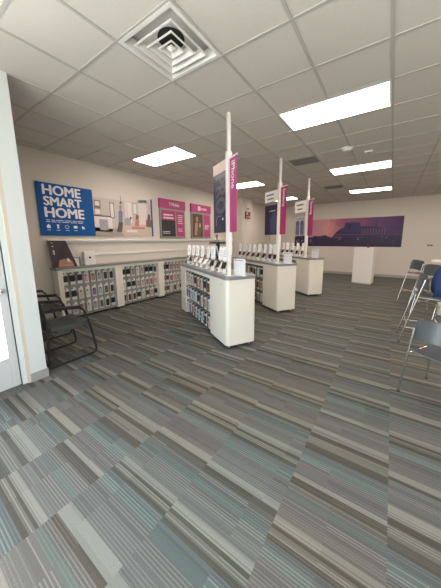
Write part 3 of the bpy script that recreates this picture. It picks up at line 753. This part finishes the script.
for R, dg, nm in ((I1, D1, 'nearest'), (I2, D2, 'middle'), (I3, D3, 'farthest')):
    for k in range(7):
        x = -.53-k*.262
        if nm == 'farthest' and k > 4: continue
        demo(R, math.radians(-dg+42+rm.uniform(-12, 12)), x, .13, False, 'demo phone with white price card, front row of the %s island, %s from the pole' % (nm, ORD[k]))
    for k in range(6):
        x = -.66-k*.262
        if nm == 'farthest' and k > 3: continue
        demo(R, math.radians(-dg+rm.uniform(-12, 12)), x, W_I-.12, True, 'demo phone facing away, back row of the %s island, %s from the pole' % (nm, ORD[k]))
# loose phones nearer the pole on the nearest and middle islands
for R, dg, nm in ((I1, D1, 'nearest'), (I2, D2, 'middle')):
    demo(R, math.radians(-dg+50), -.34, .13, False, 'demo phone turned sideways right beside the pole on the %s island' % nm)
# price sheets in clear holders beside each pole
def sheet(R, dg, x, y, rz, nm, w=.22, h=.235):
    p = R @ Vector((x, y, TOPZ))
    t = thing('price_sheet', 'white printed price sheet standing on the %s island beside its pole' % nm, 'sign', p, rz)
    sh = MB().mat(M_PRINTW).box((0, -.0015, .008), (w, .0015, h)).build('sheet', t)
    MB().mat(M_WHITE2).box((0, -.035, 0), (w, .035, .008)).build('base', t, bevel=.002)
    g = MB().mat(mat('grid_ink', (.45, .45, .46), .6)); Tg = plane_T((0, -.0015, 0), (1, 0, 0), (0, 0, 1))
    for k in range(7): g.box((.02, .03+k*.027, 0), (w-.02, .032+k*.027, .0006), Tg)
    for k in range(6): g.box((.02+k*(w-.04)/5, .03, 0), (.022+k*(w-.04)/5, .194, .0006), Tg)
    g.mat(M_MAGENTA).box((.025, .205, 0), (.05, .22, .0006), Tg).mat(M_INK).box((.06, .208, 0), (w-.04, .216, .0006), Tg)
    g.build('table_print', sh)
sheet(I1, D1, -.16, .20, math.radians(-14), 'nearest')
sheet(I2, D2, -.17, .24, math.radians(-22), 'middle')
sheet(I3, D3, -.14, .16, math.radians(-25), 'farthest')

# ------------------------------------------------------------------ poles with signs
def pole(P, rz, label, kind):
    t = thing('sign_pole', label, 'pole', (P[0], P[1], TOPZ), rz)
    MB().mat(M_WHITE2).box((-.022, -.022, 0), (.022, .022, .36)).build('lower_post', t, bevel=.004)
    MB().mat(M_WHITE2).box((-.033, -.033, .30), (.033, .033, 1.62)).build('sleeve', t, bevel=.004)
    MB().mat(M_WHITE2).box((-.02, -.02, 1.62), (.02, .02, CEIL-TOPZ)).build('upper_post', t, bevel=.003)
    MB().mat(M_WHITE2).box((-.05, -.05, 0), (.05, .05, .008)).build('base_plate', t, bevel=.002)
    z0, z1 = 1.65-TOPZ, 2.60-TOPZ
    # flag on the near side (local +x), banner on the far side (local -x)
    f = MB().mat(M_MAGENTA if kind == 'a' else M_MAG2).box((.035, -.004, z0), (.215, .004, z1-.03)).mat(M_PRINTW).box((.035, -.006, z1-.03), (.235, .006, z1-.012))
    T = plane_T((0, -.004, 0), (0, 0, -1), (1, 0, 0))
    Tv = Matrix.Translation((0, -.0045, 0)) @ Matrix.Rotation(0, 4, 'X')
    txt = 'iPhone' if kind == 'a' else 'Samsung'
    Tt = plane_T((.085, -.004, z1-.07), (0, 0, -1), (1, 0, 0))
    text_into(f, txt, M_PRINTW, (0, .0, .33, .09), Tt, .015)
    f.build('flag', t)
    M_BN = M_INDIGO
    if kind == 'a':
        b = MB().mat(M_BN).box((-.50, -.004, z0), (-.04, .004, z1-.13)).mat(M_P['table']).box((-.50, -.004, z1-.13), (-.04, .004, z1))
        M_GR = mat('slate_letter', (.10, .105, .14), .5)
        Tt = plane_T((-.43, -.004, z1-.15), (0, 0, -1), (1, 0, 0))
        text_into(b, 'PRO', M_GR, (0.02, 0.02, .52, .34), Tt, .03)
        b.mat(M_GREYF).tube([(-.40, -.006, z0+.10), (-.40, -.006, z0+.20), (-.34, -.006, z0+.235), (-.22, -.006, z0+.235)], .004, 5)
        b.mat(M_PRINTW).tube([(-.18, -.004, z0+.19), (-.18, -.006, z0+.19)], .018, 10)
        b.build('banner', t)
    elif kind == 'b':
        b = MB().mat(M_BN).box((-.52, -.004, z0), (-.05, .004, z1-.33))
        Tt = plane_T((0, -.004, 0), (1, 0, 0), (0, 0, 1))
        b.mat(mat('blue_sheen', (.05, .075, .16), .5)).prism([(-.30, z0+.05), (-.14, z0+.02), (-.08, z0+.35), (-.20, z0+.50), (-.34, z0+.30)], 0, .001, Tt)
        b.mat(mat('phone_navy', (.012, .015, .035), .3)).prism([(-.42, z0+.08), (-.28, z0+.04), (-.36, z0+.45), (-.46, z0+.47)], 0, .0015, Tt)
        bar_lines(b, M_PRINTW, Tt, -.36, z0+.49, -.14, z0+.53, 1, rnd, fill=.4)
        b.build('banner', t)
    else:
        b = MB().mat(mat('pale_poster', (.40, .39, .42), .5)).box((-.52, -.004, z0-.0), (-.06, .004, z1-.42))
        Tt = plane_T((0, -.004, 0), (1, 0, 0), (0, 0, 1))
        for x in (-.46, -.27):
            b.mat(mat('phone_slate', (.09, .105, .17), .4)).prism([(x, z0+.02), (x+.15, z0+.02), (x+.15, z0+.36), (x+.12, z0+.42), (x+.03, z0+.42), (x, z0+.36)], 0, .002, Tt)
            b.mat(M_INK).box((x+.02, z0+.30, .002), (x+.07, z0+.38, .003), Tt)
        bar_lines(b, M_INK, Tt, -.46, z0+.46, -.12, z0+.50, 1, rnd, fill=.4)
        b.build('banner', t)
    if kind != 'a':
        za, zb = ((2.34, 2.555) if kind == 'b' else (2.29, 2.59))
        za -= TOPZ; zb -= TOPZ
        q = MB().mat(M_PRINTW).box((-.53, -.006, za), (-.07, .006, zb))
        Tt = plane_T((0, -.006, 0), (1, 0, 0), (0, 0, 1)); hh = zb-za
        bar_lines(q, M_INK, Tt, -.47, za+hh*.60, -.14, za+hh*.80, 1, rnd, fill=.7)
        bar_lines(q, M_RED, Tt, -.43, za+hh*.22, -.18, za+hh*.42, 1, rnd, fill=.7)
        q.build('plaque', t)
        MB().mat(M_GREYF).box((-.54, -.003, zb), (-.03, .003, zb+.012)).build('bracket', t)
    else:
        MB().mat(M_GREYF).box((-.52, -.003, z1), (-.03, .003, z1+.01)).build('bracket', t)
    return t
pole((-1.845, 2.82), math.radians(-30), 'nearest white pole with dark PRO banner and magenta iPhone flag', 'a')
pole((-1.955, 4.87), math.radians(-32), 'middle white pole with navy phone banner and magenta Samsung flag', 'b')
pole((-1.945, 6.83), math.radians(-34), 'farthest white pole, in front of the mural, with magenta Samsung flag', 'c')

# dark stand behind the nearest island
ds = thing('tray_stand', 'slim black stand with a dark tray seen over the nearest island', 'stand', (-3.33, 4.62, 0), math.radians(-30))
MB().mat(M_BLACK).cyl(0, 0, 0, .02, .17, 24).build('base', ds, smooth=True)
MB().mat(M_BLACK).box((-.05, -.03, .02), (.05, .03, 1.46)).build('post', ds, bevel=.005)
MB().mat(M_BLACK).box((-.21, -.13, 1.46), (.21, .13, 1.50)).build('tray', ds, bevel=.006)
gd = thing('small_speaker', 'little grey gadget standing on the black tray behind the nearest island', 'gadget', (-3.36, 4.63, 1.50), math.radians(-30))
MB().mat(M_GREYF).cyl(0, 0, 0, .05, .05, 16).build('base', gd, smooth=True)
MB().mat(M_BLACK).tube([(0, 0, .05), (0, 0, .12), (.03, 0, .16)], .014, 8).build('neck', gd, smooth=True)
MB().mat(M_STEEL).box((-.05, -.02, .10), (-.01, .02, .20)).build('body', gd, bevel=.006)

# white kiosk before the mural
M_KIOSK = mat('kiosk_white', (.88, .845, .80), .45)
kz = thing('kiosk', 'plain white box kiosk standing below the purple mural', 'kiosk', (-1.07, 9.58, 0), math.radians(-9))
MB().mat(M_KIOSK).box((0, 0, .04), (.60, .34, 1.235)).build('body', kz, bevel=.006)
MB().mat(M_BASE).box((.02, .02, 0), (.58, .32, .04)).build('plinth', kz)
MB().mat(M_WHITE2).box((-.008, -.008, 1.235), (.606, .346, 1.255)).build('top', kz, bevel=.003)
sc = thing('small_figure', 'tiny dark red bottle standing on the white kiosk', 'bottle', (-.66, 9.66, 1.255))
MB().mat(mat('dark_red', (.12, .02, .03), .4)).tube([(0, 0, 0), (0, 0, .07), (0, 0, .09), (0, 0, .11)], [.03, .03, .014, .014], 12).build('body', sc, smooth=True)
MB().mat(M_BLACK).cyl(0, 0, .11, .125, .016, 12).build('cap', sc)

# ------------------------------------------------------------------ black guest chairs
def guest_chair(loc, rz, label):
    """seat faces local +y, back at y=0"""
    t = thing('guest_chair', label, 'chair', loc, rz, 'black guest chairs by the vestibule wall')
    g = []
    for i in range(9):
        v = i/8; row = []
        for j in range(9):
            u = j/8*2-1
            x = u*.245*(1-.06*v); y = .57-v*.46; z = .455-.03*math.sin(v*PI)+.012*abs(u)**3-.02*max(0, .25-v)**1*2+.01*v
            row.append((x, y, z))
        g.append(row)
    MB().mat(M_FABRIC).sheet(g, .055).build('seat', t, smooth=True)
    g = []
    for i in range(9):
        v = i/8; row = []
        for j in range(9):
            u = j/8*2-1
            x = u*.235*(1-.10*max(0, v-.6)); y = .115-.11*v-.04*math.sin(v*PI)-.02*(1-u*u); z = .50+v*.38
            row.append((x, y, z-(.05*abs(u)**4 if v > .9 else 0)))
        g.append(row)
    MB().mat(M_FABRIC).sheet(g, .045).build('backrest', t, smooth=True)
    for s in (-1, 1):
        x = s*.285
        fr = [(x*.90, .02, .86), (x*.93, .06, .62), (x*.97, .06, .45), (x, .035, .10), (x, .02, .03), (x, .04, .015), (x, .12, .015), (x, .55, .015), (x, .60, .025), (x, .615, .07), (x, .575, .32), (x, .52, .56), (x, .495, .64), (x, .45, .685), (x, .20, .72), (x*.97, .06, .725)]
        sf = MB().mat(M_FRAME).tube(fr, .0145, 8).build('sled_frame', t, smooth=True)
        MB().mat(M_BLACK).box((x-.022, -.17, 0), (x+.022, .17, .022), Matrix.Translation((0, .29, .714)) @ Matrix.Rotation(math.radians(-8), 4, 'X')).build('armrest', sf, bevel=.008)
    MB().mat(M_FRAME).tube([(-.27, .50, .415), (.27, .50, .415)], .011, 8).tube([(-.27, .16, .43), (.27, .16, .43)], .011, 8).build('cross_bar', t, smooth=True)
    return t
guest_chair((-3.575, 1.02, 0), 0.02, 'black padded guest chair nearest the white vestibule column')
guest_chair((-4.63, 1.16, 0), -0.02, 'second black guest chair, between the nearer chair and the wall cabinets')

# ------------------------------------------------------------------ plastic chairs and bar stools on the right
def stool(loc, rz, label, seat_h, group=None, back_w=.43):
    """faces local +x; rear feet at x=0; width along y"""
    nm = 'bar_stool' if seat_h > .6 else 'side_chair'
    t = thing(nm, label, 'stool' if seat_h > .6 else 'chair', loc, rz, group)
    hw = .27 if seat_h < .6 else .215; hf_ = 1.0 if seat_h > .6 else .86
    SL = .235 if seat_h > .6 else .06; SP = .97 if seat_h > .6 else .80
    fwdx = seat_h*SL      # how far the rear legs lean towards the seat
    top = seat_h+.30; FX = .46 if seat_h > .6 else .53
    for s in (-1, 1):
        y = s*hw
        rx = fwdx*.95
        lg1 = MB().mat(M_CHROME).tube([(0, y, .006), (seat_h*SL, y*(1-(1-SP)*.65), seat_h), ((top-.05)*SL, y*SP, top-.05)], .0105, 10).build('leg', t, smooth=True)
        lg2 = MB().mat(M_CHROME).tube([(FX, y, .006), (.455, y*(.97 if seat_h > .6 else .84), seat_h-.03)], .0095, 10).build('leg', t, smooth=True)
        for fx, lg in ((0, lg1), (FX, lg2)): MB().mat(M_BLACK).cyl(fx, y, 0, .012, .016, 10).build('foot_cap', lg)
    hw *= hf_
    MB().mat(M_CHROME).tube([(rx, -hw*.97, seat_h-.012), (.3, -hw*1.0, seat_h-.022), (.43, -hw*.95, seat_h-.022), (.475, -hw*.6, seat_h-.02), (.48, 0, seat_h-.02), (.475, hw*.6, seat_h-.02), (.43, hw*.95, seat_h-.022), (.3, hw, seat_h-.022), (rx, hw*.97, seat_h-.012)], .010, 8).build('seat_rim', t, smooth=True)
    if seat_h > .6:
        for z in (.24, .30):
            a = z*SL
            bx = .46
            if z == .24:
                for s in (-1, 1): MB().mat(M_CHROME).tube([(a, s*hw*.98, z), (bx, s*hw*.98, z)], .009, 8).build('foot_rail', t, smooth=True)
            else:
                for xx in (a, bx): MB().mat(M_CHROME).tube([(xx, -hw*.98, z), (xx, hw*.98, z)], .009, 8).build('foot_rail', t, smooth=True)
    g = []
    for i in range(9):
        v = i/8; row = []
        for j in range(9):
            u = j/8*2-1
            wd = hw*.95*(1-.08*v-.10*(abs(v-.5)*2)**4)
            row.append((fwdx-.01+(.49-fwdx)*v, u*wd, seat_h+.004-.022*math.sin(v*PI)+.014*u*u-.02*max(0, v-.8)*3))
        g.append(row)
    MB().mat(M_SEAT).sheet(g, .010).build('seat', t, smooth=True)
    g = []
    for i in range(9):
        v = i/8; row = []
        for j in range(11):
            u = j/10*2-1
            wd = hw*1.04*(1-.10*(abs(v-.45)*2)**3)
            # curves round the sitter, leans back
            row.append((fwdx-.02+.06*u*u+.04*v, u*wd, seat_h+(.11 if seat_h > .6 else .155)+v*(.22 if seat_h > .6 else .19)-.035*u*u*(1 if v < .5 else .7)))
        g.append(row)
    MB().mat(M_SEAT).sheet(g, .011).build('backrest', t, smooth=True)
    return t
stool((.421, 2.761, 0), math.radians(60), 'low slate plastic chair with chrome legs, closest at the right edge', .45)
stool((.205, 4.62, 0), math.radians(2), 'tall slate bar stool on which the person in blue sits', .72, 'slate bar stools with chrome legs')
stool((.60, 6.10, 0), math.radians(50), 'dark bar stool turned away, directly behind the person in blue', .72, 'slate bar stools with chrome legs')
stool((.345, 7.35, 0), math.radians(30), 'farthest bar stool, leftmost, nearest the back wall', .72, 'slate bar stools with chrome legs')
# bar tables
def bar_table(x, y, label):
    t = thing('bar_table', label, 'table', (x, y, 0))
    MB().mat(M_WHITE2).cyl(0, 0, 1.035, 1.07, .40, 40).build('table_top', t, smooth=True, bevel=.004)
    MB().mat(M_STEEL).cyl(0, 0, .03, 1.035, .035, 16).build('column', t, smooth=True)
    MB().mat(M_STEEL).cyl(0, 0, 0, .03, .22, 30, .20).build('base', t, smooth=True)
bar_table(1.16, 7.1, 'round white high table at the right edge beyond the person')
bx_ = thing('storage_box', 'small pale green-white box on the floor beyond the bar stool', 'box', (.90, 6.42, 0))
MB().mat(mat('pale_box', (.62, .66, .58), .6)).box((0, 0, 0), (.34, .26, .20)).build('body', bx_, bevel=.004)
MB().mat(mat('pale_lid', (.68, .70, .64), .6)).box((-.006, -.006, .20), (.346, .266, .225)).build('lid', bx_, bevel=.003)

# ------------------------------------------------------------------ the seated person in blue
def skinned(name, verts, edges, radii, mats, pick, root=0, sub=2, parent=None):
    me = bpy.data.meshes.new(name); me.from_pydata(verts, edges, [])
    o = bpy.data.objects.new(name, me); C.objects.link(o)
    sk = o.modifiers.new('s', 'SKIN'); sk.use_smooth_shade = True
    if not me.skin_vertices: me.skin_vertices.new()
    for i, r in enumerate(radii):
        d = me.skin_vertices[0].data[i]; rr = r if isinstance(r, tuple) else (r, r)
        d.radius = rr; d.use_root = (i == root)
    ss = o.modifiers.new('b', 'SUBSURF'); ss.levels = sub; ss.render_levels = sub
    dg = bpy.context.evaluated_depsgraph_get(); dg.update()
    nm = bpy.data.meshes.new_from_object(o.evaluated_get(dg))
    bpy.data.objects.remove(o)
    nm.materials.clear()
    for m in mats: nm.materials.append(m)
    for p in nm.polygons: p.material_index = pick(p.center); p.use_smooth = True
    q = bpy.data.objects.new(name, nm); C.objects.link(q)
    if parent: q.parent = parent
    return q
M_SCRUB = mat('royal_blue_cloth', (0.009, 0.04, 0.14), 0.8, noise=0.15, nscale=25)
M_SKIN = mat('skin', (0.45, 0.27, 0.19), 0.55); M_HAIR = mat('dark_hair', (0.02, 0.014, 0.01), 0.6, noise=.3, nscale=80); M_SHOE = mat('dark_shoe', (0.03, 0.03, 0.035), 0.5)
pe = thing('person', 'person in royal blue clothes seated on a bar stool at the right edge, leaning forward', 'person', (.365, 4.64, 0))
V = [(.26, 0, .86), (.30, 0, .98), (.38, 0, 1.09), (.47, 0, 1.20), (.50, 0, 1.26), (.53, 0, 1.33), (.56, 0, 1.41), (.58, 0, 1.48),     # spine 0-4, neck 5, head 6-7
     (.26, .10, .82), (.62, .13, .80), (.64, .12, .42), (.60, .12, .34), (.70, .12, .31),      # left leg 8-12
     (.26, -.10, .82), (.62, -.13, .80), (.64, -.12, .42), (.60, -.12, .34), (.70, -.12, .31),  # right leg 13-17
     (.50, .18, 1.20), (.50, .24, .98), (.66, .16, .93), (.72, .13, .92),                 # left arm 18-21
     (.50, -.18, 1.20), (.50, -.24, .98), (.66, -.16, .93), (.72, -.13, .92)]              # right arm 22-25
E_ = [(0, 1), (1, 2), (2, 3), (3, 4), (4, 5), (5, 6), (6, 7), (0, 8), (8, 9), (9, 10), (10, 11), (11, 12), (0, 13), (13, 14), (14, 15), (15, 16), (16, 17),
      (3, 18), (18, 19), (19, 20), (20, 21), (3, 22), (22, 23), (23, 24), (24, 25)]
Rr = [(.15, .19), (.13, .165), (.13, .165), (.12, .17), (.075, .10), .052, (.085, .075), (.075, .07),
      .105, .082, .058, .042, .038, .105, .082, .058, .042, .038, .065, .046, .034, .028, .065, .046, .034, .028]
def pick(c):
    if c.z > 1.33 and c.x > .44: return 1
    if c.z < .39 and c.x > .55: return 2
    if c.x > .655 and c.z > .885 and abs(c.y) > .09: return 1
    return 0
body = skinned('body', V, E_, Rr, [M_SCRUB, M_SKIN, M_SHOE], pick, 0, 2, pe)
# fingers
for s in (1, -1):
    fv, fe, frd = [], [], []
    base = Vector((.735, .128*s, .92))
    for k in range(4):
        n = len(fv); off = (k-1.5)*.02; ln = (.030, .036, .034, .026)[k]
        a = base+Vector((-.02, off*.6, 0)); b = base+Vector((.035, off, .004)); c = b+Vector((ln, off*.1, -.002)); d = c+Vector((ln*.7, 0, -.012))
        fv += [a, b, c, d]; fe += [(n, n+1), (n+1, n+2), (n+2, n+3)]; frd += [.012, .010, .009, .0075]
    n = len(fv); a = base+Vector((-.02, -.02*s, 0)); b = base+Vector((.01, -.045*s, 0)); c = base+Vector((.04, -.055*s, -.004))
    fv += [a, b, c]; fe += [(n, n+1), (n+1, n+2)]; frd += [.012, .010, .008]
    for k in range(4):
        pass
    # each finger is its own short chain
    for seg in [(0, 4), (4, 8), (8, 12), (12, 16), (16, 19)]:
        a0, a1 = seg
        skinned('finger', fv[a0:a1], [(i, i+1) for i in range(a1-a0-1)], frd[a0:a1], [M_SKIN], lambda c: 0, 0, 1, body)
# head: hair, face features
hr = MB().mat(M_HAIR)
g = []
for i in range(9):
    v = i/8; row = []
    for j in range(17):
        a = math.radians(60+240*j/16); ph = math.radians(-25+112*v)
        row.append((.575-.01+.095*math.cos(ph)*math.cos(a), .088*math.cos(ph)*math.sin(a), 1.475+.10*math.sin(ph)))
    g.append(row)
hr.sheet(g, .02); hr.build('hair', pe, smooth=True)
fc = MB().mat(M_SKIN).add([(.655, -.012, 1.44), (.655, .012, 1.44), (.652, 0, 1.485), (.682, 0, 1.448)], [(0, 1, 3), (1, 2, 3), (2, 0, 3), (0, 2, 1)])
fc.build('nose', pe)
for s in (-1, 1):
    MB().mat(M_INK).tube([(.648, s*.030-.009, 1.475), (.651, s*.030, 1.478), (.648, s*.030+.009, 1.475)], [.003, .006, .003], 8).build('eye', pe, smooth=True)
    MB().mat(M_SKIN).tube([(.57, s*.078, 1.44), (.565, s*.088, 1.47), (.57, s*.080, 1.495)], [.006, .014, .008], 8).build('ear', pe, smooth=True)
MB().mat(mat('lips', (.33, .12, .10), .5)).tube([(.642, -.02, 1.418), (.650, 0, 1.418), (.642, .02, 1.418)], [.003, .006, .003], 8).build('mouth', pe, smooth=True)
